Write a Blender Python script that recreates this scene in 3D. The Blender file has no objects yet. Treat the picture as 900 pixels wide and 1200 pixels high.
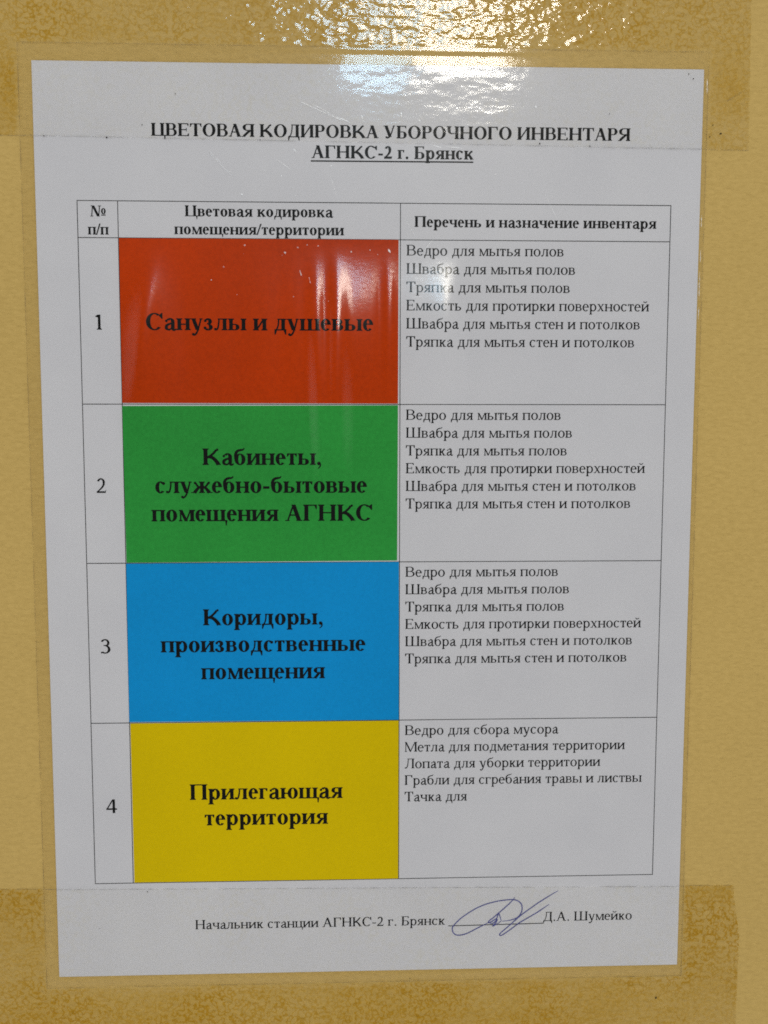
import bpy, random
from math import *
from mathutils import Vector, Matrix, noise

random.seed(7)
sc = bpy.context.scene
COL = sc.collection
Z0 = 1.5                                   # height of the middle of the notice on the wall, metres

# ---------------------------------------------------------------- camera
cam_data = bpy.data.cameras.new('camera')
cam = bpy.data.objects.new('camera', cam_data); COL.objects.link(cam)
cx, cy, cz = Vector((0.999126, -0.041788, 0.0014)), Vector((0.002949, 0.103832, 0.99459)), Vector((-0.041707, -0.993717, 0.103865))
cam.matrix_world = Matrix(((cx.x, cy.x, cz.x, -0.011095), (cx.y, cy.y, cz.y, -0.358962), (cx.z, cy.z, cz.z, Z0 + 0.045703), (0, 0, 0, 1)))
cam_data.sensor_fit = 'VERTICAL'; cam_data.sensor_height = 24; cam_data.lens = 1300 / 1200 * 24
cam_data.clip_start = 0.01; cam_data.clip_end = 50
sc.camera = cam

# ---------------------------------------------------------------- light: a dim room and one two-pane window behind the photographer
world = bpy.data.worlds.new('World'); sc.world = world; world.use_nodes = True
bg = world.node_tree.nodes['Background']
bg.inputs[1].default_value = 1.0
_n, _l = world.node_tree.nodes, world.node_tree.links     # pale walls and ceiling at the sides, the darker depth of the corridor behind the photographer
_tc = _n.new('ShaderNodeTexCoord'); _sx = _n.new('ShaderNodeSeparateXYZ'); _l.new(_tc.outputs['Generated'], _sx.inputs[0])
_rp = _n.new('ShaderNodeValToRGB'); _l.new(_sx.outputs['Y'], _rp.inputs[0])
_mr = _n.new('ShaderNodeMapRange'); _l.new(_sx.outputs['Y'], _mr.inputs[0]); _mr.inputs[1].default_value = -1; _mr.inputs[2].default_value = 0
_l.new(_mr.outputs[0], _rp.inputs[0]); _e = _rp.color_ramp.elements
_e[0].position, _e[0].color = .14, (.04, .038, .037, 1); _e[1].position, _e[1].color = .34, (.64, .62, .612, 1)
_l.new(_rp.outputs[0], bg.inputs[0])
def window(name, x, z, w, h, power, colour):
    d = bpy.data.lights.new(name, 'AREA'); d.shape = 'RECTANGLE'; d.size = w; d.size_y = h; d.energy = power; d.color = colour
    o = bpy.data.objects.new(name, d); COL.objects.link(o); o.location = (x, -3.0, Z0 + z); o.rotation_euler = (radians(90), 0, radians(180))
    o.rotation_euler = (Vector((0, 0, Z0)) - o.location).to_track_quat('-Z', 'Y').to_euler()
window('window_light_cool', 0.10, 1.32, 0.19, 0.70, 9.0, (0.50, 0.78, 1.0))
window('window_light_warm', 0.36, 1.32, 0.29, 0.70, 21.0, (1.0, 0.95, 0.84))
sc.view_settings.view_transform = 'Standard'; sc.view_settings.look = 'None'
sc.view_settings.exposure = 0.06; sc.view_settings.gamma = 1
sc.cycles.use_denoising = False; sc.cycles.filter_width = 1.75
sc.cycles.transparent_max_bounces = 16

# ---------------------------------------------------------------- materials
def mat(name):
    m = bpy.data.materials.new(name); m.use_nodes = True
    return m, m.node_tree.nodes, m.node_tree.links
def node(ns, kind, **kw):
    n = ns.new(kind)
    for k, v in kw.items():
        if k in n.bl_rna.properties: setattr(n, k, v)
        else: n.inputs[k.replace('_', ' ')].default_value = v
    return n
def noise_tex(ns, ls, scale, detail=3, rough=.55, vec=None):
    n = node(ns, 'ShaderNodeTexNoise', Scale=scale, Detail=detail, Roughness=rough)
    if vec is None:
        vec = ns.new('ShaderNodeTexCoord').outputs['Object']
    ls.new(vec, n.inputs['Vector']); return n.outputs['Fac']
def stretched(ns, ls, s):
    tc = ns.new('ShaderNodeTexCoord'); mp = node(ns, 'ShaderNodeMapping'); mp.inputs['Scale'].default_value = s
    ls.new(tc.outputs['Object'], mp.inputs['Vector']); return mp.outputs['Vector']
def ramp(ns, ls, fac, a, b, c0, c1):
    r = ns.new('ShaderNodeValToRGB'); e = r.color_ramp.elements
    e[0].position, e[0].color = a, (*c0, 1); e[1].position, e[1].color = b, (*c1, 1)
    ls.new(fac, r.inputs[0]); return r.outputs[0]
def bump(ns, ls, height, dist, normal=None):
    b = node(ns, 'ShaderNodeBump', Strength=1.0, Distance=dist); ls.new(height, b.inputs['Height'])
    if normal is not None: ls.new(normal, b.inputs['Normal'])
    return b.outputs['Normal']
def mix_rgb(ns, ls, fac, a, b, mode='MIX'):
    m = ns.new('ShaderNodeMix'); m.data_type = 'RGBA'; m.blend_type = mode
    for v, i in ((fac, 0), (a, 6), (b, 7)):
        if isinstance(v, (int, float)): m.inputs[i].default_value = v
        elif isinstance(v, tuple): m.inputs[i].default_value = (*v, 1)
        else: ls.new(v, m.inputs[i])
    return m.outputs[2]
def math_node(ns, ls, op, a, b=0.0):
    m = ns.new('ShaderNodeMath'); m.operation = op
    for i, v in enumerate((a, b)):
        if isinstance(v, (int, float)): m.inputs[i].default_value = v
        else: ls.new(v, m.inputs[i])
    return m.outputs[0]

def wall_material():
    m, ns, ls = mat('yellow_painted_plaster'); p = ns['Principled BSDF']
    big = noise_tex(ns, ls, 9, 3); fine = noise_tex(ns, ls, 520, 3, .6, stretched(ns, ls, (.85, 1, 1.5)))
    c = ramp(ns, ls, big, .3, .72, (.665, .452, .134), (.72, .495, .153))
    c2 = mix_rgb(ns, ls, .15, c, ramp(ns, ls, fine, .38, .62, (.44, .29, .07), (.80, .56, .185)))
    ls.new(c2, p.inputs['Base Color']); p.inputs['Roughness'].default_value = .62; p.inputs['Specular IOR Level'].default_value = .25
    n1 = bump(ns, ls, noise_tex(ns, ls, 420, 3, .55, stretched(ns, ls, (.8, 1, 1.5))), .0006)
    n2 = bump(ns, ls, noise_tex(ns, ls, 70, 2), .0006, n1)
    ls.new(n2, p.inputs['Normal']); return m
def paper_material():
    m, ns, ls = mat('white_office_paper'); p = ns['Principled BSDF']
    c = ramp(ns, ls, noise_tex(ns, ls, 26, 4, .6), .3, .7, (.765, .765, .805), (.815, .815, .85))
    ls.new(c, p.inputs['Base Color']); p.inputs['Roughness'].default_value = .8; p.inputs['Specular IOR Level'].default_value = .1
    ls.new(bump(ns, ls, noise_tex(ns, ls, 1400, 2), .00002), p.inputs['Normal']); return m
def print_material(name, col, k=.16):
    """a printed colour: slightly mottled toner on paper"""
    m, ns, ls = mat(name); p = ns['Principled BSDF']
    lo = tuple(max(0, v * (1 - k)) for v in col); hi = tuple(min(1, v * (1 + k)) for v in col)
    v = math_node(ns, ls, 'ADD', math_node(ns, ls, 'MULTIPLY', noise_tex(ns, ls, 14, 3), .6), math_node(ns, ls, 'MULTIPLY', noise_tex(ns, ls, 900, 3, .7), .4))
    ls.new(ramp(ns, ls, v, .35, .65, lo, hi), p.inputs['Base Color'])
    p.inputs['Roughness'].default_value = .8; p.inputs['Specular IOR Level'].default_value = .03; return m
def ink_material(name, col):
    m, ns, ls = mat(name); p = ns['Principled BSDF']
    ls.new(ramp(ns, ls, noise_tex(ns, ls, 2500, 2), .35, .7, col, tuple(v * 1.6 + .002 for v in col)), p.inputs['Base Color'])
    p.inputs['Roughness'].default_value = .8; p.inputs['Specular IOR Level'].default_value = .03; return m
def clear_film(name, tint, rough, broad, normal_maker, tint_maker=None, ior=1.43, bonded=False):
    """clear plastic: what lies behind shows through, the front reflects by Fresnel"""
    m, ns, ls = mat(name); ns.remove(ns['Principled BSDF']); out = ns['Material Output']
    tr = ns.new('ShaderNodeBsdfTransparent'); tr.inputs[0].default_value = (*tint, 1)
    if tint_maker: ls.new(tint_maker(ns, ls), tr.inputs[0])
    g1 = node(ns, 'ShaderNodeBsdfGlossy', Roughness=rough); g2 = node(ns, 'ShaderNodeBsdfGlossy', Roughness=.36)
    mx = ns.new('ShaderNodeMixShader'); mx.inputs[0].default_value = broad; ls.new(g1.outputs[0], mx.inputs[1]); ls.new(g2.outputs[0], mx.inputs[2])
    fr = node(ns, 'ShaderNodeFresnel', IOR=ior); nrm = normal_maker(ns, ls)
    ge = ns.new('ShaderNodeNewGeometry'); mr = ns.new('ShaderNodeMapRange'); ls.new(ge.outputs['Backfacing'], mr.inputs[0])     # a thin sheet reflects the same from either side
    mr.inputs[3].default_value = ior; mr.inputs[4].default_value = 1 / ior; ls.new(mr.outputs[0], fr.inputs['IOR'])
    for g in (g1, g2, fr): ls.new(nrm, g.inputs['Normal'])
    fin = ns.new('ShaderNodeMixShader'); fac = fr.outputs[0]
    if bonded:                            # where the tape is stuck on, this face has no air in front of it and does not mirror
        at = ns.new('ShaderNodeAttribute'); at.attribute_name = 'taped'
        fac = math_node(ns, ls, 'MULTIPLY', fac, math_node(ns, ls, 'SUBTRACT', 1.0, at.outputs['Fac']))
    ls.new(fac, fin.inputs[0]); ls.new(tr.outputs[0], fin.inputs[1]); ls.new(mx.outputs[0], fin.inputs[2])
    ls.new(fin.outputs[0], out.inputs[0]); return m
def film_normal(ns, ls):
    n = bump(ns, ls, noise_tex(ns, ls, 60, 2, .4, stretched(ns, ls, (1.4, 1, .5))), .00010)
    return bump(ns, ls, noise_tex(ns, ls, 700, 2), .000012, n)
def tape_normal(ns, ls):
    at = ns.new('ShaderNodeAttribute'); at.attribute_name = 'contact'
    a = noise_tex(ns, ls, 250, 2, .5, stretched(ns, ls, (.7, 1, 1.3)))
    h = math_node(ns, ls, 'MULTIPLY', a, at.outputs['Fac'])
    n = bump(ns, ls, h, .00036)
    return bump(ns, ls, noise_tex(ns, ls, 75, 2, .45, stretched(ns, ls, (.45, 1, 1.6))), .000045, n)
def tape_tint(ns, ls):
    at = ns.new('ShaderNodeAttribute'); at.attribute_name = 'wetted'
    # the adhesive touches the plaster's high spots in a net of small worm-like marks
    ct = ns.new('ShaderNodeAttribute'); ct.attribute_name = 'contact'
    g = noise_tex(ns, ls, 520, 1, .5); worm = math_node(ns, ls, 'ABSOLUTE', math_node(ns, ls, 'SUBTRACT', g, .46))
    gr = ns.new('ShaderNodeMapRange'); gr.inputs[1].default_value = .07; gr.inputs[2].default_value = .01; ls.new(worm, gr.inputs[0])
    g2 = ns.new('ShaderNodeMapRange'); g2.inputs[1].default_value = .42; g2.inputs[2].default_value = .62; ls.new(noise_tex(ns, ls, 32, 4), g2.inputs[0])
    marks = math_node(ns, ls, 'MULTIPLY', math_node(ns, ls, 'MULTIPLY', gr.outputs[0], ct.outputs['Fac']), math_node(ns, ls, 'ADD', math_node(ns, ls, 'MULTIPLY', g2.outputs[0], .55), .30))
    f = math_node(ns, ls, 'ADD', math_node(ns, ls, 'MULTIPLY', at.outputs['Fac'], .40), marks)
    return mix_rgb(ns, ls, f, (.997, .995, .988), (.875, .765, .33))
def part_clear(name, col, amount, scale, metal=0):
    """broken marks: partly there, partly worn away"""
    m, ns, ls = mat(name); p = ns['Principled BSDF']; out = ns['Material Output']
    p.inputs['Base Color'].default_value = (*col, 1); p.inputs['Roughness'].default_value = .48 if metal else .6; p.inputs['Metallic'].default_value = metal
    tr = ns.new('ShaderNodeBsdfTransparent'); mx = ns.new('ShaderNodeMixShader')
    g = ns.new('ShaderNodeMapRange'); g.inputs[1].default_value = .35; g.inputs[2].default_value = .7; g.inputs[4].default_value = amount
    ls.new(noise_tex(ns, ls, scale, 3), g.inputs[0]); ls.new(g.outputs[0], mx.inputs[0])
    ls.new(tr.outputs[0], mx.inputs[1]); ls.new(p.outputs[0], mx.inputs[2]); ls.new(mx.outputs[0], out.inputs[0]); return m

WALL = wall_material(); PAPER = paper_material(); INK = ink_material('black_toner', (.007, .007, .007)); PEN = ink_material('blue_ballpoint', (.085, .09, .28))
RULE = ink_material('table_rule_toner', (.03, .03, .03))
RED = print_material('red_orange_print', (.615, .052, .001)); GREEN = print_material('green_print', (.036, .385, .062))
BLUE = print_material('blue_print', (.006, .345, .80), .09); YELLOW = print_material('yellow_print', (.845, .63, .0003), .06)
FILM = clear_film('clear_laminate', (.986, .983, .976), .12, .22, film_normal, None, 1.47, True)
TAPE = clear_film('clear_packing_tape', (.985, .985, .98), .065, .2, tape_normal, tape_tint, 1.52)
SCRATCH_GLINT = part_clear('scratch_glint_plastic', (.95, .95, .95), .85, 900, .7); GRIME_FOLD = part_clear('grime_fold_line', (.14, .135, .13), .38, 220)
RIM = part_clear('pouch_rim_shade_line', (.30, .22, .10), .55, 130)
DIRT = ink_material('dirt_speck', (.03, .025, .02))

# ---------------------------------------------------------------- geometry helpers; notice coordinates are millimetres from the sheet's top left corner
def smooth(a, b, v):
    u = min(1, max(0, (v - a) / (b - a))); return u * u * (3 - 2 * u)
def P(x, y, h): return ((x - 105) / 1000, -h / 1000, (148.5 - y) / 1000)
def obj(name, verts, faces, material, parent=None, shade=True, loc=(0, 0, 0)):
    me = bpy.data.meshes.new(name); me.from_pydata(verts, [], faces); me.update()
    for m in (material if isinstance(material, (list, tuple)) else [material]): me.materials.append(m)
    if shade: me.polygons.foreach_set('use_smooth', [True] * len(me.polygons))
    o = bpy.data.objects.new(name, me); COL.objects.link(o)
    if parent: o.parent = parent
    o.location = loc
    return o
def tag(o, label, category=None, group=None, kind=None):
    o['label'] = label
    if category: o['category'] = category
    if group: o['group'] = group
    if kind: o['kind'] = kind
def knots(tab, x):
    for (x0, v0), (x1, v1) in zip(tab, tab[1:]):
        if x <= x1: return v0 + (v1 - v0) * smooth(x0, x1, x) if x > x0 else v0
    return tab[-1][1]
def paper_h(x, y):
    return .32 + .09 * noise.noise((x * .016, y * .013, 3.1))
# creases where the film has come loose over the red block: a ridge across, pulled into vertical folds
FOLDS = [(23, 0), (34, .80), (46, .06), (60, .14), (74, .42), (83, .70), (87.5, 1.12), (90.5, .86), (93.5, 1.34), (99, 1.03), (106, .93), (107.5, .74), (110.3, 1.08), (113.5, .80), (119, .90), (129, 1.10), (131, 1.02), (138, .36), (150, 0)]
def film_h(x, y):
    h = paper_h(x, y) + .27
    h += 2.12 * knots(FOLDS, x) * smooth(53, 86, y) * (1 - smooth(88, 132, y))
    h += 1.7 * smooth(84, 90, x) * (1 - smooth(94, 101, x)) * smooth(72, 110, y) * (1 - smooth(112, 160, y))
    h += .8 * exp(-((x - 36 + (y - 60) * .16) / 3.2) ** 2) * smooth(50, 88, y) * (1 - smooth(94, 118, y))
    h += (.09 * noise.noise((x * .035, y * .06, 8.0)) + .011 * noise.noise((x * .05, y * .42, 2.0))) * (1 - smooth(8, 40, y))
    return h
PX0, PX1, PY0, PY1 = -4.2, 211.5, -5.4, 301.0          # the laminated pouch
def pouch_h(x, y):
    d = min(x - PX0, PX1 - x, y - PY0, PY1 - y)          # distance in from the pouch's edge
    return .26 + (film_h(min(210, max(0, x)), min(297, max(0, y))) - .26) * smooth(0.1, 3.4, d)
def grid(x0, y0, x1, y1, step, hf, skew=None):
    nx, ny = max(1, round((x1 - x0) / step)), max(1, round((y1 - y0) / step)); V = []; F = []; XY = []
    for j in range(ny + 1):
        for i in range(nx + 1):
            x, y = x0 + (x1 - x0) * i / nx, y0 + (y1 - y0) * j / ny
            if skew: x, y = skew(x, y, i / nx, j / ny)
            XY.append((x, y)); V.append(P(x, y, hf(x, y)))
    for j in range(ny):
        for i in range(nx):
            a = j * (nx + 1) + i; F.append((a, a + nx + 1, a + nx + 2, a + 1))
    return V, F, XY, nx, ny
def slab(x0, y0, x1, y1, step, hf, thick, skew=None):
    """a sheet with a real edge"""
    V, F, XY, nx, ny = grid(x0, y0, x1, y1, step, hf, skew); n = len(V)
    ring = [i for i in range(nx + 1)] + [(j + 1) * (nx + 1) - 1 for j in range(1, ny + 1)] + [ny * (nx + 1) + i for i in range(nx - 1, -1, -1)] + [j * (nx + 1) for j in range(ny - 1, 0, -1)]
    m = len(ring); top = len(V); base = top + m                # the edge has its own corners, so that it stays crisp
    for k in ring: V.append(V[k])
    for k in ring: v = V[k]; V.append((v[0], v[1] + thick / 1000, v[2]))
    for k in range(m): F.append((top + k, top + (k + 1) % m, base + (k + 1) % m, base + k))
    F.append(tuple(base + k for k in range(m))[::-1]); return V, F
# ---------------------------------------------------------------- lettering (a Roman serif face drawn as strokes)
class Pen:
    """Strokes of one letter, in 1/1000 em, kept as convex polygons."""
    def __init__(s, bold):
        s.b = bold; s.P = []
        s.S = 164 if bold else 112      # capital stem
        s.s = 148 if bold else 97       # small letter stem
        s.t = 46 if bold else 42        # hairline
        s.e = 46 if bold else 44        # serif overhang
        s.X = 473 if bold else 452      # x height
        s.C = 676 if bold else 664      # capital height
        s.r = 66 if bold else 50        # ball terminal
    def poly(s, *p): s.P.append(list(p))
    def rect(s, x0, y0, x1, y1): s.poly((x0, y0), (x1, y0), (x1, y1), (x0, y1))
    def serif(s, x0, x1, y, up, l=1, r=1):
        """foot (up=1) or head (up=-1) serif for a stem between x0 and x1"""
        e, t = s.e, s.t * .85
        a, b = x0 - e * l, x1 + e * r
        y1 = y + up * t; y2 = y + up * (t + 34)
        s.poly((a, y), (b, y), (b, y1), (a, y1))
        s.poly((x0 - e * .55 * l, y1), (x1 + e * .55 * r, y1), (x1, y2), (x0, y2))
    def stem(s, x, y0, y1, w=None, bot='lr', top='lr'):
        w = w or s.S
        s.rect(x, y0, x + w, y1)
        if bot: s.serif(x, x + w, y0, 1, 'l' in bot, 'r' in bot)
        if top: s.serif(x, x + w, y1, -1, 'l' in top, 'r' in top)
        return x + w
    def arc(s, cx, cy, rx, ry, a0, a1, wx, wy, n=18):
        """ring part: wx thick at the sides, wy thick at top and bottom"""
        ix, iy = rx - wx, ry - wy
        q = []
        for k in range(n + 1):
            a = radians(a0 + (a1 - a0) * k / n); c, d = cos(a), sin(a)
            q.append(((cx + rx * c, cy + ry * d), (cx + ix * c, cy + iy * d)))
        for k in range(n): s.poly(q[k][0], q[k + 1][0], q[k + 1][1], q[k][1])
    def line(s, x0, y0, x1, y1, w):
        h = w / 2; s.poly((x0 - h, y0), (x0 + h, y0), (x1 + h, y1), (x1 - h, y1))
    def curve(s, p, w, n=14):
        """bezier through 4 control points, widths from w[0] to w[1]"""
        q = []
        for k in range(n + 1):
            u = k / n; v = 1 - u
            B = (v**3, 3*v*v*u, 3*v*u*u, u**3)
            x = sum(b * c[0] for b, c in zip(B, p)); y = sum(b * c[1] for b, c in zip(B, p))
            D = (-3*v*v, 3*v*v - 6*v*u, 6*v*u - 3*u*u, 3*u*u)
            dx = sum(b * c[0] for b, c in zip(D, p)); dy = sum(b * c[1] for b, c in zip(D, p))
            l = hypot(dx, dy) or 1; h = (w[0] * v + w[1] * u) / 2
            q.append(((x - dy / l * h, y + dx / l * h), (x + dy / l * h, y - dx / l * h)))
        for k in range(n): s.poly(q[k][0], q[k + 1][0], q[k + 1][1], q[k][1])
    def ball(s, x, y, r=None):
        r = r or s.r; s.poly(*[(x + r * cos(radians(30 * k)), y + r * sin(radians(30 * k))) for k in range(12)])

def draw(ch, bold):
    """-> (polygons, advance)"""
    p = Pen(bold); S, s, t, e, X, C, r = p.S, p.s, p.t, p.e, p.X, p.C, p.r
    m = 66 if bold else 74                   # left edge of the first stem
    def stems(xs, h, w, join=None):
        for x in xs: p.stem(x, 0, h, w)
    def tail(x, y0=0):                       # the small descender of a letter like the Russian ts
        p.rect(x - s * .1, y0, x + s * .72, y0 + t); p.poly((x + s * .72, y0 + t), (x + s * .5, -178), (x + s * .5 - t * .9, -178), (x + s * .1, y0))
    def diag(x0, x1, h, w=None):             # thin rising diagonal of И
        w = w or t * 1.5; p.poly((x0, h * .08), (x0, h * .08 + w * 1.7), (x1, h * .93), (x1, h * .93 - w * 1.7))
    def bowl(x0, x1, y0, y1, w):             # right hand bowl fixed to a stem at x0
        ry = (y1 - y0) / 2; cx = min(x0 + (x1 - x0) * .38, x1 - ry * .62); rx = x1 - cx
        p.rect(x0, y1 - t, cx, y1); p.rect(x0, y0, cx, y0 + t)
        p.arc(cx, y0 + ry, rx, ry, -90, 90, w, t)
    def oval(x0, x1, y0, y1, w): p.arc((x0 + x1) / 2, (y0 + y1) / 2, (x1 - x0) / 2, (y1 - y0) / 2, 0, 360, w, t * .95, 36)
    def arm(x1, y, d, up):                   # the wedge serif at the end of a horizontal arm
        p.poly((x1 - t * 2.6, y), (x1, y), (x1, y + up * d), (x1 - t * .8, y + up * d))
    def de(W, h, w):                         # Д and д
        xr = W - m - w - (12 if bold else 4); b = t * 1.15
        p.rect(m * .45, 0, W - m * .45, b)
        for x, k in ((m * .45, 1), (W - m * .45, -1)): p.poly((x, b), (x, -165), (x + k * t * .95, -165), (x + k * t * 2.2, 0))
        p.rect(xr, 0, xr + w, h)
        x0 = m * 1.5; xt = W * .36
        p.curve(((x0, b * .6), (x0 + (xt - x0) * .9, h * .25), (xt, h * .55), (xt + 8, h - t)), (t * 1.3, t * 1.3))
        p.rect(xt - 40, h - t, xr + w + e * .8, h)
        p.serif(xr, xr + w, h, -1, 0, 1)
    def el(W, h, w):                         # Л and л
        xr = W - m - w + 6; p.stem(xr, 0, h, w, 'lr', 'r')
        xt = W * .36; rr = r * .82
        p.curve(((m * .6, rr * .7), (W * .27, -rr * .5), (xt - 12, h * .35), (xt, h - t)), (t * 1.7, t * 1.3))
        p.ball(m * .5 + rr * .35, rr * .85, rr); p.rect(xt - 50, h - t, xr + w, h)
    def ka(W, h, w):                         # К and к
        x = p.stem(m, 0, h, w); kx = x - w * .1
        p.curve(((kx, h * .45), (kx + (W - kx) * .22, h * .53), (W * .64, h * .70), (W * .745, h * .92)), (t * 2.0, t * 2.0))
        p.ball(W * .80, h - r * .72, r * .74)
        p.curve(((kx + w * .35, h * .50), (kx + (W - kx) * .42, h * .50), (W - m * 2.9, h * .25), (W - m * 1.55, t * .4)), (w * .75, w * 1.0))
        p.rect(W - m * 2.1 - w * .4, 0, W - 8, t * .85)
    def ya(W, h, w):                         # Я and я
        xr = W - m * .9 - w; p.stem(xr, 0, h, w, 'lr', 'r')
        y0 = h * .46; ry = (h - y0) / 2; cx = xr - (xr - m) * .42; rx = cx - m * .75
        p.rect(cx, h - t, xr, h); p.rect(cx, y0, xr, y0 + t); p.arc(cx, y0 + ry, rx, ry, 90, 270, w, t)
        x1 = m * .6 + w * .45
        p.curve(((xr - w * .15, y0 + t * .7), (xr - w * .9, y0 - h * .12), (x1 + w * .45, h * .18), (x1, t * .4)), (w * .72, w * .82)); p.rect(4, 0, x1 + w * .5, t * .85)
    def u(W, h, w, base):                    # У and у
        cx = W * .5; xl = W * .2; xr = W * .82
        p.line(cx + w * .12, h * .12 if base else h * .02, xl, h, w * 1.04)
        if base:
            p.curve(((xr, h), (W * .62, h * .42), (W * .56, h * .02), (W * .3, -4 + r * .4)), (t * 1.35, t * 1.6)); p.ball(W * .25, r * .82, r * .85)
        else:
            p.curve(((xr, h), (W * .62, h * .2), (W * .5, -215), (W * .2, -190)), (t * 1.35, t * 1.7)); p.ball(W * .19, -160, r * .82)
        p.rect(xl - w * .52 - e, h - t * .85, xl + w * .52 + e * .8, h); p.rect(xr - e * 1.4, h - t * .85, xr + e * 1.4, h)
    def be_small(W, w):                      # б
        oval(m * .55, W - m * .55, -8, X - 4, w)
        p.curve(((m * .55 + w * .45, X * .48), (m * .3, X * 1.2), (W * .38, 610), (W * .62, 612)), (w * .9, w * .55))
        p.curve(((W * .6, 612), (W * .74, 614), (W * .8, 640), (W * .83, 690)), (w * .55, t))
    low = ch.lower() == ch
    h = X if low else C; w = s if low else S
    c = ch
    W = 0
    if c in 'Аа' and not low:
        W = 722; f = S * 1.05
        p.line(W * .15, 0, W * .475, C, t * 1.5); p.line(W * .80, 0, W * .475, C, f); p.rect(W * .22, C * .32, W * .68, C * .32 + t * 1.15)
        p.rect(8, 0, W * .15 + e * 1.6, t * .85); p.rect(W * .80 - f * .5 - e * .8, 0, W - 8, t * .85)
    elif c == 'Б':
        W = 616 if bold else 590; x = p.stem(m, 0, C, w, 'l', 'l'); p.rect(x, C - t, W - m * 1.0, C); arm(W - m * 1.0, C, C * .2, -1); bowl(x, W - m * .55, 0, C * .55, w)
    elif c in 'Вв':
        W = (508 if bold else 472) if low else 667; x = p.stem(m * (.75 if low else 1), 0, h, w, 'l', 'l')
        k = .53; bowl(x, W - m * (.95 if low else 1.25), h * k - t * .5, h, w * .95); bowl(x, W - m * .5, 0, h * k + t * .5, w * .98)
    elif c in 'Гг':
        W = (400 if bold else 410) if low else (611 if bold else 578)
        x = p.stem(m * (.75 if low else 1), 0, h, w, 'lr', 'l'); p.rect(x, h - t * 1.1, W - m * .5, h); arm(W - m * .5, h, h * .28, -1)
    elif c in 'Дд': W = (530 if bold else 509) if low else 690; de(W, h, w)
    elif c == 'Е':
        W = 660 if bold else 611; x = p.stem(m, 0, C, w, 'l', 'l')
        p.rect(x, C - t, W - m * .9, C); arm(W - m * .9, C, C * .2, -1); p.rect(x, 0, W - m * .6, t); arm(W - m * .6, 0, C * .23, 1)
        p.rect(x, C * .5 - t * .5, W - m * 2.4, C * .5 + t * .5); p.rect(W - m * 2.4 - t * .8, C * .36, W - m * 2.4, C * .64)
    elif c in 'Ии' or c in 'Йй':
        W = (580 if bold else 535) if low else (778 if bold else 722); k = .72 if low else 1
        a = p.stem(m * k, 0, h, w); b = W - m * k - w; p.stem(b, 0, h, w); diag(a, b, h)
        if c in 'Йй': p.arc(W / 2, h + 185, 110, 105, 195, 345, 26, t * 1.5); p.ball(W / 2 - 100, h + 165, r * .6); p.ball(W / 2 + 100, h + 165, r * .6)
    elif c in 'Кк': W = (556 if bold else 486) if low else (767 if bold else 667); ka(W, h, w)
    elif c in 'Лл': W = (556 if bold else 499) if low else (714 if bold else 678); el(W, h, w)
    elif c in 'Мм':
        W = (690 if bold else 633) if low else (944 if bold else 889); k = .6 if low else .8
        b = W - m * k - w; p.stem(b, 0, h, w); p.stem(m * k + w * .28, 0, h, t * 1.2, 'lr', 'l')
        p.line(W * .49, 0, m * k + w * .55, h, w * .9); p.line(W * .49, h * .06, b + w * .1, h, t * 1.4)
    elif c in 'Нн':
        W = (574 if bold else 535) if low else (778 if bold else 722); k = .72 if low else 1
        a = p.stem(m * k, 0, h, w); b = W - m * k - w; p.stem(b, 0, h, w); p.rect(a, h * .5 - t * .55, b, h * .5 + t * .55)
    elif c in 'Оо': W = 500 if low else (778 if bold else 722); q = 28 if low else 38; oval(q, W - q, -12, h + 12, w * 1.06)
    elif c in 'Пп':
        W = (570 if bold else 535) if low else (778 if bold else 722); k = .72 if low else 1
        a = p.stem(m * k, 0, h, w); b = W - m * k - w; p.stem(b, 0, h, w); p.rect(a, h - t * 1.05, b, h)
    elif c == 'Р': W = 611 if bold else 556; x = p.stem(m, 0, C, w, 'lr', 'l'); bowl(x, W - m * .5, C * .45, C, w)
    elif c == 'р':
        W = 540 if bold else 500; x = p.stem(m * .85, -212, X, w, 'lr', 'l')
        p.arc(x + (W - x - 30) * .33, X / 2, (W - x - 30) * .67, X / 2 + 10, -150, 150, w, t * 1.3, 26)
    elif c in 'Сс' or c in 'Ее' and low:
        W = 444 if low else (722 if bold else 667); q = 28 if low else 36; rx = W / 2 - q * .6; ry = h / 2 + 12
        if c == 'е':
            p.arc(W / 2, h / 2, rx, ry, 0, 318, w * 1.02, t * 1.15, 26); p.rect(q + w * .7, h * .52, W - q * .7, h * .52 + t * 1.05)
        else:
            p.arc(W / 2 + 4, h / 2, rx, ry, 48, 318, w * 1.06, t * 1.1, 26)
            if low: p.ball(W / 2 + rx * .62, h - r * 1.15, r * .95)
            else: p.poly((W - q - t, C + 8), (W - q, C + 8), (W - q, C * .66), (W - q - t * .8, C * .66), (W - q - w * .95, C * .86))
    elif c in 'Тт':
        W = (460 if bold else 437) if low else (667 if bold else 611); x = W / 2 - w / 2; p.stem(x, 0, h, w, 'lr', '')
        q = 30 if low else 20; p.rect(q, h - t * 1.05, W - q, h)
        for a, k in ((q, 1), (W - q, -1)): p.poly((a, h), (a + k * t * 2.6, h), (a + k * t * .8, h * .72), (a, h * .72))
    elif c == 'У': W = 714; u(W, C, S, True)
    elif c == 'у': W = 500; u(W, X, s, False)
    elif c in 'Цц': W = (580 if bold else 535) if low else (790 if bold else 722); k = .72 if low else 1; a = p.stem(m * k, 0, h, w); b = W - m * k - w - 14; p.stem(b, 0, h, w); p.rect(a, 0, b, t); tail(b + w)
    elif c in 'Чч':
        W = (540 if bold else 503) if low else (710 if bold else 650); k = .7 if low else .9; b = W - m * k - w; p.stem(b, 0, h, w)
        a = p.stem(m * k, h * .66, h, w, '', 'lr'); cx = m * k + (b - m * k) * .52
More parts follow.
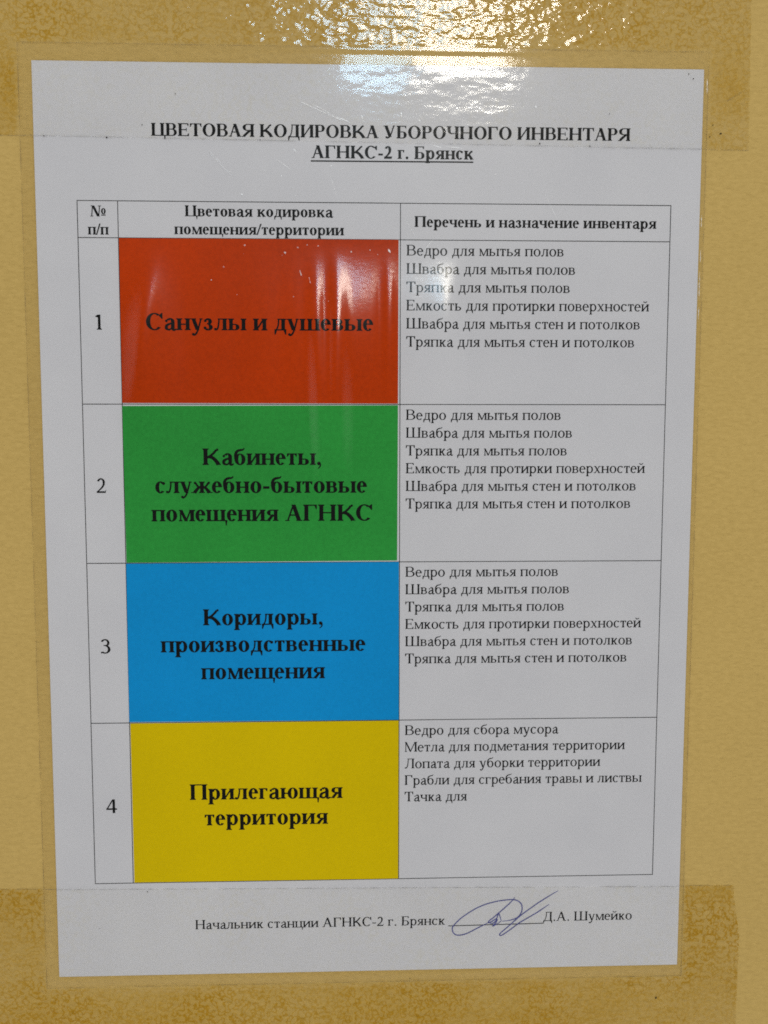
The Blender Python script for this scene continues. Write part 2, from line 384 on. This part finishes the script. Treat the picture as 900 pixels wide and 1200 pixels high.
        p.arc(cx, h * .68, cx - m * k, h * .30, 180, 268, w, t * 1.3); p.curve(((cx - 6, h * .38 + t * .6), (cx + 40, h * .38 + t * .5), (b - 20, h * .43), (b + 2, h * .47)), (t * 1.3, t * 1.1))
    elif c in 'Шш' or c in 'Щщ':
        W = (830 if bold else 770) if low else (1090 if bold else 1009); k = .72 if low else 1; g = 16 if c in 'Щщ' else 0
        b = W - m * k - w - g; mid = (m * k + b) / 2
        for x in (m * k, mid, b): p.stem(x, 0, h, w)
        p.rect(m * k, 0, b + w, t)
        if g: tail(b + w)
    elif c in 'Хх':
        W = 500 if low else 722; p.line(W * .78, 0, W * .22, h, w * 1.05); p.line(W * .2, 0, W * .8, h, t * 1.35)
        for x in (.2, .78): p.rect(W * x - w * .75 - 10, 0, W * x + w * .75, t * .85); p.rect(W * x - w * .75, h - t * .85, W * x + w * .75 + 8, h)
    elif c == 'ь': W = 520 if bold else 456; x = p.stem(m * .75, 0, X, s, 'l', 'lr'); bowl(x, W - m * .45, 0, X * .55, s)
    elif c == 'ы':
        W = 740 if bold else 671; x = p.stem(m * .72, 0, X, s, 'l', 'lr'); bowl(x, W * .62, 0, X * .55, s); p.stem(W - m * .72 - s, 0, X, s)
    elif c == 'ю':
        W = 773 if bold else 747; x = p.stem(m * .72, 0, X, s); p.rect(x, X * .5 - t * .6, x + s, X * .5 + t * .6); oval(W - 460 if not bold else W - 462, W - 26, -12, X + 12, s * 1.04)
    elif c in 'Яя': W = (540 if bold else 460) if low else (709 if bold else 667); ya(W, h, w)
    elif c == 'а':
        W = 500 if bold else 444; b = W - m * .95 - s
        p.rect(b, X * .14, b + s, X * .72); p.arc(b - (b - m * .9) * .12 , X * .70, b + s - (b - (b - m * .9) * .12), X * .30 + 12, 0, 150, s, t * 1.3)
        p.ball(m * .95 + r * .75, X * .77, r * .82)
        p.curve(((b + s * .3, X * .60), (b - s * .3, X * .50), (m * 1.1, X * .46), (m * .62 + s * .5, X * .22)), (t * 1.3, s * .92))
        p.arc(m * .62 + s * .95, X * .2, s * .95, X * .2 + 12, 165, 285, s * .9, t * 1.6); p.curve(((m * .62 + s, t * .4), (m + s * 1.4, t * .2), (b, X * .14), (b + s * .2, X * .22)), (t * 1.7, t * 1.1))
        p.curve(((b + s * .5, X * .17), (b + s * .5, -14), (W - 34, -16), (W - 4, X * .13)), (s * .95, t * .9))
    elif c == 'б': W = 513 if bold else 509; be_small(W, s * 1.04)
    elif c == 'ж':
        W = 760 if bold else 691; cx = W / 2; p.stem(cx - s / 2, 0, X, s)
        for k in (-1, 1):
            p.curve(((cx + k * s * .5, X * .5), (cx + k * W * .2, X * .52), (cx + k * W * .25, X * .64), (cx + k * W * .32, X * .84)), (t * 1.5, t * 1.9)); p.ball(cx + k * W * .36, X - r * .86, r * .82)
            p.curve(((cx + k * s * .5, X * .52), (cx + k * W * .2, X * .5), (cx + k * W * .26, X * .28), (cx + k * W * .40, t * .4)), (s * .62, s * .98)); p.rect(cx + k * W * .41 - s * .85, 0, cx + k * W * .41 + s * .75, t * .85)
    elif c == 'з':
        W = 420 if bold else 395; cx = W * .46
        p.arc(cx, X * .745, W * .36, X * .255 + 12, -90, 150, s, t * 1.2); p.arc(cx, X * .255, W * .43, X * .255 + 12, -150, 90, s * 1.05, t * 1.2); p.rect(cx - W * .12, X * .49, cx + 10, X * .49 + t * 1.2)
        p.ball(m * .6 + r * .6, X * .8, r * .85); p.ball(m * .4 + r * .6, X * .2, r * .9)
    elif c == '1': W = 500; p.stem(W / 2 - s * .5, 0, C, s * .9, 'lr', ''); p.poly((W / 2 - s * .5, C), (W / 2 - s * .5, C - t * 3), (W * .23, C - 95), (W * .23, C - 68))
    elif c == '2':
        W = 500; p.arc(W * .46, C * .71, W * .37, C * .29 + 6, 0, 160, s * 1.06, t * 1.5); p.curve(((W * .83 - s * .55, C * .71), (W * .80 - s * .3, C * .45), (W * .4, C * .25), (W * .09, t)), (s * 1.0, t * 1.1))
        p.rect(W * .06, 0, W * .88, s * .8); p.poly((W * .80, s * .5), (W * .88, s * .5), (W * .95, C * .21), (W * .91, C * .21))
    elif c == '3':
        W = 500; p.arc(W * .42, C * .745, W * .36, C * .255 + 8, -75, 158, s * .95, t * 1.4); p.arc(W * .42, C * .285, W * .43, C * .285 + 10, -140, 88, s * 1.1, t * 1.3); p.ball(W * .14, C * .05 + 6, r * .7); p.rect(W * .3, C * .53, W * .5, C * .53 + t)
    elif c == '4':
        W = 500; p.rect(W * .58, 0, W * .58 + s * 1.1, C); p.rect(W * .04, C * .24, W * .95, C * .24 + s * .78); p.line(W * .06 + t * .6, C * .30, W * .58 + t * .6, C, t * 1.5)
    elif c == '-': W = 333; p.rect(38, 190 if not bold else 172, 292, 250 if not bold else 272)
    elif c == '.': W = 250; p.ball(125, r * 1.0 - 8, r * 1.15)
    elif c == ',': W = 250; p.ball(118, r * .9, r * 1.15); p.curve(((118 + r * .6, r * .8), (118 + r * 1.3, -20), (118 + r * .6, -115), (70, -150)), (r * 1.1, t * .7))
    elif c == '/': W = 278; p.line(16, -14, 262, C + 10, t * 1.9)
    elif c == '№':
        W = 960; p.line(110, 0, 165, C, t * 1.2); p.rect(30, 0, 205, t); p.line(500, 0, 190, C, S * .95); p.line(520, 0, 575, C, t * 1.2); p.rect(480, C - t, 660, C); p.rect(60, C - t, 230, C)
        p.arc(790, 330, 135, 190, 0, 360, S * .62, t, 28); p.rect(655, 60, 925, 60 + t * 1.3)
    elif c == ' ': W = 250
    else: raise ValueError(ch)
    return p.P, W
def text_polys(txt, bold, x0, x1, y, size):
    """a line of text whose ink runs from x0 to x1 on baseline y (mm)"""
    out = []; pen = 0
    for ch in txt:
        Q, W = draw(ch, bold); out += [[(a + pen, b) for a, b in q] for q in Q]; pen += W
    lo = min(a for q in out for a, b in q); hi = max(a for q in out for a, b in q)
    kx = (x1 - x0) / (hi - lo); ky = size / 1000
    return [[(x0 + (a - lo) * kx, y - b * ky) for a, b in q] for q in out]
def rule(x0, y0, x1, y1, w):
    d = hypot(x1 - x0, y1 - y0); nx, ny = -(y1 - y0) / d * w / 2, (x1 - x0) / d * w / 2; n = max(1, int(d / 4)); R = []
    for k in range(n):
        a, b = k / n, (k + 1) / n
        xa, ya, xb, yb = x0 + (x1 - x0) * a, y0 + (y1 - y0) * a, x0 + (x1 - x0) * b, y0 + (y1 - y0) * b
        R.append([(xa + nx, ya + ny), (xb + nx, yb + ny), (xb - nx, yb - ny), (xa - nx, ya - ny)])
    return R
def ink(name, polys, material, parent, lift):
    """printed shapes a hair above the sheet; neighbours are stacked by fractions of a micron so that no two faces coincide"""
    V = []; F = []
    for i, q in enumerate(polys):
        b = len(V)
        ar = sum(q[k][0] * q[(k + 1) % len(q)][1] - q[(k + 1) % len(q)][0] * q[k][1] for k in range(len(q)))
        if ar > 0: q = q[::-1]
        V += [P(x, y, paper_h(x, y) + lift + (i % 24) * .0012) for x, y in q]; F.append(tuple(range(b, b + len(q))))
    return obj(name, V, F, material, parent, False)

# ---------------------------------------------------------------- the wall
V, F = [], []
for x, z in ((-1.6, -1.5), (1.6, -1.5), (1.6, 1.3), (-1.6, 1.3)): V.append((x, 0, z))
for x, z in ((-1.6, -1.5), (1.6, -1.5), (1.6, 1.3), (-1.6, 1.3)): V.append((x, .15, z))
F = [(0, 1, 2, 3), (5, 4, 7, 6), (1, 5, 6, 2), (4, 0, 3, 7), (3, 2, 6, 7), (4, 5, 1, 0)]
wall = obj('wall', V, F, WALL, None, False, (0, 0, Z0))
tag(wall, 'yellow painted plaster wall behind the taped notice', kind='structure')

# ---------------------------------------------------------------- the laminated notice
root = bpy.data.objects.new('laminated_notice', None); COL.objects.link(root); root.location = (0, 0, Z0); root.empty_display_size = .05
tag(root, 'laminated white notice with a four colour cleaning table, taped to the yellow wall', 'notice')
V, F = slab(0, 0, 210, 297, 3, paper_h, .12)
sheet = obj('paper_sheet', V, F, PAPER, root)

CX = (12.8, 25.35, 114.05, 200.6); RY = (42.1, 53.45, 105.45, 156.7, 209.75, 264.6)
g = []
for y in RY: g += rule(CX[0] - .12, y, CX[3] + .12, y, .24)
for x in CX: g += rule(x, RY[0], x, RY[-1], .24)
ink('table_grid', g, RULE, sheet, .012)

T = text_polys('ЦВЕТОВАЯ КОДИРОВКА УБОРОЧНОГО ИНВЕНТАРЯ', 1, 36.17, 187.0, 22.2, 5.75)
ink('heading_text', T, INK, sheet, .016)
T = text_polys('АГНКС-2 г. Брянск', 1, 86.0, 137.1, 28.45, 5.75) + rule(85.8, 29.35, 137.05, 29.25, .42)
ink('subheading_text', T, INK, sheet, .016)
HEADS = [[('№', 16.8, 21.6, 46.95), ('п/п', 15.9, 22.4, 52.5)],
         [('Цветовая кодировка', 46.2, 92.8, 46.65), ('помещения/территории', 42.8, 96.2, 52.2)],
         [('Перечень и назначение инвентаря', 118.5, 196.1, 49.4)]]
for lines in HEADS:
    ink('column_heading', sum((text_polys(t, 1, a, b, y, 4.95) for t, a, b, y in lines), []), INK, sheet, .016)
for d, x0, x1, y in (('1', 17.5, 19.55, 82.0), ('2', 16.6, 19.7, 133.85), ('3', 16.6, 19.75, 186.4), ('4', 17.05, 20.55, 240.35)):
    ink('row_number', text_polys(d, 0, x0, x1, y, 7.1), INK, sheet, .016)
CLEAN = [('Ведро для мытья полов', 166.3), ('Швабра для мытья полов', 170.1), ('Тряпка для мытья полов', 168.5), ('Емкость для протирки поверхностей', 194.4),
         ('Швабра для мытья стен и потолков', 191.5), ('Тряпка для мытья стен и потолков', 189.8)]
YARD = [('Ведро для сбора мусора', 167.5), ('Метла для подметания территории', 190.0), ('Лопата для уборки территории', 181.8), ('Грабли для сгребания травы и листвы', 196.0), ('Тачка для', 136.9)]
for lines, y, dy in ((CLEAN, 58.3, 5.74), (CLEAN, 110.4, 5.76), (CLEAN, 161.65, 5.79), (YARD, 214.9, 5.70)):
    ink('list_text', sum((text_polys(t, 0, 116.0, b, y + k * dy, 5.0) for k, (t, b) in enumerate(lines)), []), INK, sheet, .016)
ink('footer_text', text_polys('Начальник станции АГНКС-2 г. Брянск', 0, 45.7, 129.9, 281.15, 4.85) + text_polys('Д.А. Шумейко', 0, 163.4, 193.85, 280.5, 4.85) + rule(131.0, 281.6, 163.4, 281.25, .28), INK, sheet, .016)
STROKES = [
 [(144.75,280.59),(142.58,281.71),(141.13,282.44),(137.26,284.39),(134.35,284.94),(132.79,284.15),(132.39,282.27),(133.44,280.77),(135.27,278.94),(138.64,276.58),(141.29,275.12),(143.95,274.06),(146.85,273.3),(149.27,272.89),(152.67,272.65),(154.52,273.09),(155.71,274.12),(156.11,275.39),(155.89,277.16),(154.7,278.9),(152.28,279.92),(149.37,280.27)],
 [(153.63,271.82),(152.44,273.31),(150.76,274.94),(149.32,276.28),(147.78,277.61),(146.43,278.85),(145.08,279.88),(144.61,280.58),(145.09,280.69),(146.35,279.91),(147.41,279.22),(147.79,278.22),(148.07,277.31),(148.57,278.53),(149.07,280.16)],
 [(144.75,280.48),(145.73,281.01),(146.7,280.62),(147.66,279.53),(147.18,280.78),(146.08,281.93),(147.43,281.3),(149.07,280.16)],
 [(168.29,269.81),(165.3,271.57),(161.93,273.73),(159.04,275.8),(156.15,277.92),(154.23,279.6),(152.3,281.39),(150.62,282.88),(148.93,284.36),(148.5,285.02),(148.85,285.28),(149.67,285.04),(152.33,283.16),(155.22,280.94),(158.12,279.22),(161.01,277.51),(163.43,275.88),(165.35,274.55)]]
def pen_stroke(pts, w):
    """a smooth line through the points, narrowing at both ends"""
    q = []; n = len(pts)
    for i in range(n - 1):
        a, b, c, d = pts[max(0, i - 1)], pts[i], pts[i + 1], pts[min(n - 1, i + 2)]
        for k in range(6):
            u = k / 6
            q.append(tuple(.5 * (2 * b[m] + (c[m] - a[m]) * u + (2 * a[m] - 5 * b[m] + 4 * c[m] - d[m]) * u * u + (3 * b[m] - a[m] - 3 * c[m] + d[m]) * u ** 3) for m in (0, 1)))
    q.append(pts[-1]); e = []; R = []
    for i, (x, y) in enumerate(q):
        xa, ya = q[max(0, i - 1)]; xb, yb = q[min(len(q) - 1, i + 1)]; l = hypot(xb - xa, yb - ya) or 1
        h = w / 2 * (.45 + .55 * min(1, i / 9, (len(q) - 1 - i) / 9)); e.append(((x - (yb - ya) / l * h, y + (xb - xa) / l * h), (x + (yb - ya) / l * h, y - (xb - xa) / l * h)))
    for a, b in zip(e, e[1:]): R.append([a[0], b[0], b[1], a[1]])
    return R
ink('signature', sum((pen_stroke(s, .36) for s in STROKES), []), PEN, sheet, .055)

# coloured blocks pasted into the second column, each slightly off its cell
def block(material, corners, label, caption):
    (x0, y0), (x1, y1), (x2, y2), (x3, y3) = corners           # top left, top right, bottom left, bottom right
    def skew(x, y, u, v): return ((x0 * (1 - u) + x1 * u) * (1 - v) + (x2 * (1 - u) + x3 * u) * v, (y0 * (1 - u) + y1 * u) * (1 - v) + (y2 * (1 - u) + y3 * u) * v)
    V, F = slab(x0, y0, x1, y2, 3, lambda x, y: paper_h(x, y) + .09, .075, skew)
    o = obj('colour_block', V, F, material, root); o['label'] = label
    ink('caption_text', sum((text_polys(t, 1, a, b, y, 7.85) for t, a, b, y in caption), []), INK, o, .098)
block(RED, ((25.5, 53.55), (113.45, 53.45), (25.4, 105.05), (113.4, 105.15)), 'red orange block of the first row', [('Санузлы и душевые', 33.4, 105.4, 82.05)])
block(GREEN, ((25.35, 106.05), (113.4, 105.75), (25.6, 156.5), (113.25, 156.2)), 'green block of the second row',
      [('Кабинеты,', 50.5, 88.6, 124.9), ('служебно-бытовые', 35.3, 103.4, 133.95), ('помещения АГНКС', 33.9, 105.1, 143.1)])
block(BLUE, ((25.45, 156.85), (113.85, 156.75), (25.3, 209.45), (113.95, 209.6)), 'blue block of the third row',
      [('Коридоры,', 49.9, 88.9, 177.3), ('производственные', 36.0, 102.9, 186.2), ('помещения', 49.0, 89.6, 195.3)])
block(YELLOW, ((25.6, 209.95), (113.9, 209.9), (25.75, 264.4), (113.9, 264.5)), 'yellow block of the fourth row',
      [('Прилегающая', 44.6, 95.3, 236.15), ('территория', 49.4, 90.4, 245.0)])

# the clear pouch, with its scratches and painted-in glints
V, F, XY, nx, ny = grid(PX0, PY0, PX1, PY1, 1.25, pouch_h)
nfilm = len(F)
SCR_GLINTS = [((83, 11.6), (97, 17.6), .30), ((86.5, 12.2), (93, 15.4), .22), ((91.5, 15.0), (99.4, 18.0), .26), ((101.6, 15.2), (102.6, 17.6), .35), ((54, 26.6), (58.5, 31), .22), ((54.2, 27.4), (62, 35), .20),
       ((75, 29), (80.5, 32.8), .16), ((80.5, 25.8), (81.3, 27.0), .55), ((124, 24.2), (127, 25.0), .25), ((128.5, 24.6), (134, 25.2), .2), ((125, 52.6), (120.8, 57.8), .18), ((115, 46), (119, 53), .12),
       ((160, 39), (164, 47), .12), ((176, 120), (180, 128), .12), ((92, 34), (94, 41), .12),
       ((210.5, 45), (210.45, 49), .3), ((210.5, 56), (210.5, 60), .35), ((210.4, 63), (210.5, 72), .5), ((210.45, 74), (210.4, 79), .35), ((209.6, 83), (209.2, 86), .4), ((211, 3), (211.1, 8), .6),  # pale strips down the right edge, painted in as its glints
       ((82.2, 63.2), (82.6, 65), .35), ((85.1, 65.4), (85.5, 67.4), .3), ((110.1, 56.4), (110.9, 57.6), .8)]  # pale strokes put in for glints on bubbles under the film
for (x0, y0), (x1, y1), w in SCR_GLINTS:
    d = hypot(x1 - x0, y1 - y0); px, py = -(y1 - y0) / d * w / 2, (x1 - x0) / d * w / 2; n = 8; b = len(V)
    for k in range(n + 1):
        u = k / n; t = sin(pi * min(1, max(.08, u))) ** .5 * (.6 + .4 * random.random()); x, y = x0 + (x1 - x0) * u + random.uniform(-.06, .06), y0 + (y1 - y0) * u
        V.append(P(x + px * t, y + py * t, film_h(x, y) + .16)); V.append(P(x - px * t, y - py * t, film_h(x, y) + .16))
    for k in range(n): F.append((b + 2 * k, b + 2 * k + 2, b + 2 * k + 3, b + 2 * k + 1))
def speck(V, F, x, y, h, r):
    b = len(V); n = 7; a0 = random.random() * 6
    for k in range(n):
        rr = r * random.uniform(.6, 1.25); V.append(P(x + rr * cos(a0 + k * 2 * pi / n), y - rr * sin(a0 + k * 2 * pi / n), h))
    F.append(tuple(range(b, b + n)))
for k in range(46):
    x, y = (random.uniform(60, 190), random.choice((random.uniform(10, 17), random.uniform(30.5, 41)))) if k < 34 else (random.uniform(28, 112), random.uniform(55, 75)); speck(V, F, x, y, film_h(x, y) + .17, random.choice((.12, .16, .2, .3)))
for x, y, q in ((77.5, 57.7, .35), (81.6, 56.1, .28), (84.5, 55.3, .22), (76.6, 58.6, .2), (88, 55.6, .2)): speck(V, F, x, y, film_h(x, y) + .17, q)  # bubble glints over the red block, painted as pale specks
nscr_glint = len(F)
def rim(xa, ya, xb, yb, n):                # border line of the pouch's cut edge, its brown also painted as contact shadow
    dx, dy = xb - xa, yb - ya; l = hypot(dx, dy); px, py = -dy / l * .13, dx / l * .13
    for k in range(n):
        u, v = k / n, (k + 1) / n; m = len(V)
        for f, s in ((u, -1), (v, -1), (v, 1), (u, 1)): V.append(P(xa + dx * f + s * px, ya + dy * f + s * py, .29))
        F.append((m + 3, m + 2, m + 1, m))
for c in ((PX0, PY0, PX1, PY0), (PX1, PY0, PX1, PY1), (PX1, PY1, PX0, PY1), (PX0, PY1, PX0, PY0)): rim(*c, 60)
film = obj('laminate_pouch', V, F, [FILM, SCRATCH_GLINT, RIM], root)
tp = film.data.attributes.new('taped', 'FLOAT', 'POINT')
tp.data.foreach_set('value', [1.0 if i < len(XY) and (XY[i][1] < 22.5 + 2.2 * (XY[i][0] + 10) / 236 or XY[i][1] > 266.0 + 3.0 * (XY[i][0] + 18.7) / 247.7) else 0.0 for i in range(len(V))])
for i in range(nfilm, len(F)): film.data.polygons[i].material_index = 1 if i < nscr_glint else 2

# ---------------------------------------------------------------- the two strips of packing tape
def outside(x, y):                        # distance outside the pouch, negative over it
    dx = max(PX0 - x, x - PX1); dy = max(PY0 - y, y - PY1)
    return max(dx, dy) if max(dx, dy) < 0 else hypot(max(dx, 0), max(dy, 0))
def tape_h(x, y):
    d = outside(x, y)
    if d < 0: return pouch_h(x, y) + .10
    return .14 + (pouch_h(min(PX1, max(PX0, x)), min(PY1, max(PY0, y))) - .04) * (1 - smooth(0, 1.8, d))
def tape(label, x0, x1, skew, wet_at, dirt, edge_y, creases=()):
    V, F, XY, nx, ny = grid(x0, 0, x1, 50, .9, tape_h, skew)
    n0 = len(F); nv = len(V)
    row = 0 if edge_y == 0 else ny
    for i in range(nx):                    # the grime along the edge that crosses the notice
        a, b = XY[row * (nx + 1) + i], XY[row * (nx + 1) + i + 1]; k = len(V); s = .16
        for (x, y), q in ((a, -s), (b, -s), (b, s), (a, s)): V.append(P(x, y + q, tape_h(x, y) + .05))
        F.append((k + 3, k + 2, k + 1, k))
    for (xa, ya), (xb, yb), q in creases:  # sharp little folds, drawn as thin dark lines
        for k in range(6):
            u, v = k / 6, (k + 1) / 6; m = len(V)
            for f, s in ((u, -1), (v, -1), (v, 1), (u, 1)):
                x, y = xa + (xb - xa) * f, ya + (yb - ya) * f; V.append(P(x, y + s * q * (1.2 - f), tape_h(x, y) + .05))
            F.append((m + 3, m + 2, m + 1, m))
    n1 = len(F)
    for x, y, r in dirt: speck(V, F, x, y, tape_h(x, y) + .08, r)
    o = obj('packing_tape', V, F, [TAPE, GRIME_FOLD, DIRT], None, True, (0, 0, Z0))
    for i in range(n0, len(F)): o.data.polygons[i].material_index = 1 if i < n1 else 2
    wet = o.data.attributes.new('wetted', 'FLOAT', 'POINT'); con = o.data.attributes.new('contact', 'FLOAT', 'POINT')
    w = [0.0] * len(V); c = [0.12] * len(V)
    for i, (x, y) in enumerate(XY):
        d = outside(x, y); out = smooth(.1, 1.3, d - .1 + .7 * noise.noise((x * .25, y * .25, 1)))
        w[i] = min(1, max(0, wet_at(x, y))) * out; c[i] = .10 + .90 * smooth(-.3, 1.2, d)
    wet.data.foreach_set('value', w); con.data.foreach_set('value', c)
    tag(o, label, 'tape', 'strips of clear packing tape')
    return o
def top_skew(x, y, u, v):
    y = -27.5 + 50 * v + 2.2 * (x + 10) / 236
    if u == 1: x += .4 * noise.noise((7, y * .4, 0)) + .8 * v
    return x, y
def top_wet(x, y):
    n = noise.noise((x * .045, y * .07, 5)) * .5
    return .20 + .6 * n + .75 * exp(-((x + 6) / 7) ** 2 - ((y - 10) / 11) ** 2) + .45 * exp(-((x - 219) / 5) ** 2 - ((y - 4) / 9) ** 2) - .12 * smooth(8, 22, y)
tape('clear packing tape across the top edge, bright with window glare', -30, 224.4, top_skew, top_wet,
     [(3.2, 22.7, .22), (22.5, 22.9, .25), (33.5, 19, .22), (158, 23.4, .3), (216, 19.6, .35), (213.4, 17, .2), (212.5, 20.6, .2), (44, 9.5, .2), (174, 24, .22), (205, 1.5, .2), (206.5, 3, .22), (70, 23.2, .18), (180, 14, .15)], 1, [((217.6, 9.6), (224.3, 5.6), .16), ((222.9, 17.5), (223.2, 22), .12), ((213, 2.5), (217, -1), .1)])
def low_skew(x, y, u, v):
    y = 266.0 + 51.5 * v + 3.0 * (x + 18.7) / 247.7 - 1.3 * v * (x + 18.7) / 247.7
    if u == 1: x += 2.6 * smooth(0, .42, v) - .3 * v + .25 * noise.noise((3, y * .5, 0))
    return x, y
def low_wet(x, y):
    n = noise.noise((x * .06, y * .05, 2)) * .8 + noise.noise((x * .02, y * .16, 9)) * .5
    return .40 + .45 * n + .34 * smooth(296, 318, y) * (1 - smooth(150, 225, x)) + .08 * smooth(205, 215, x)
tape('clear packing tape across the bottom edge, over blotchy darker wall', -40, 228.9, low_skew, low_wet,
     [(203, 309, .35), (30, 267.5, .18), (118, 300, .2), (14, 280, .15)], 0)
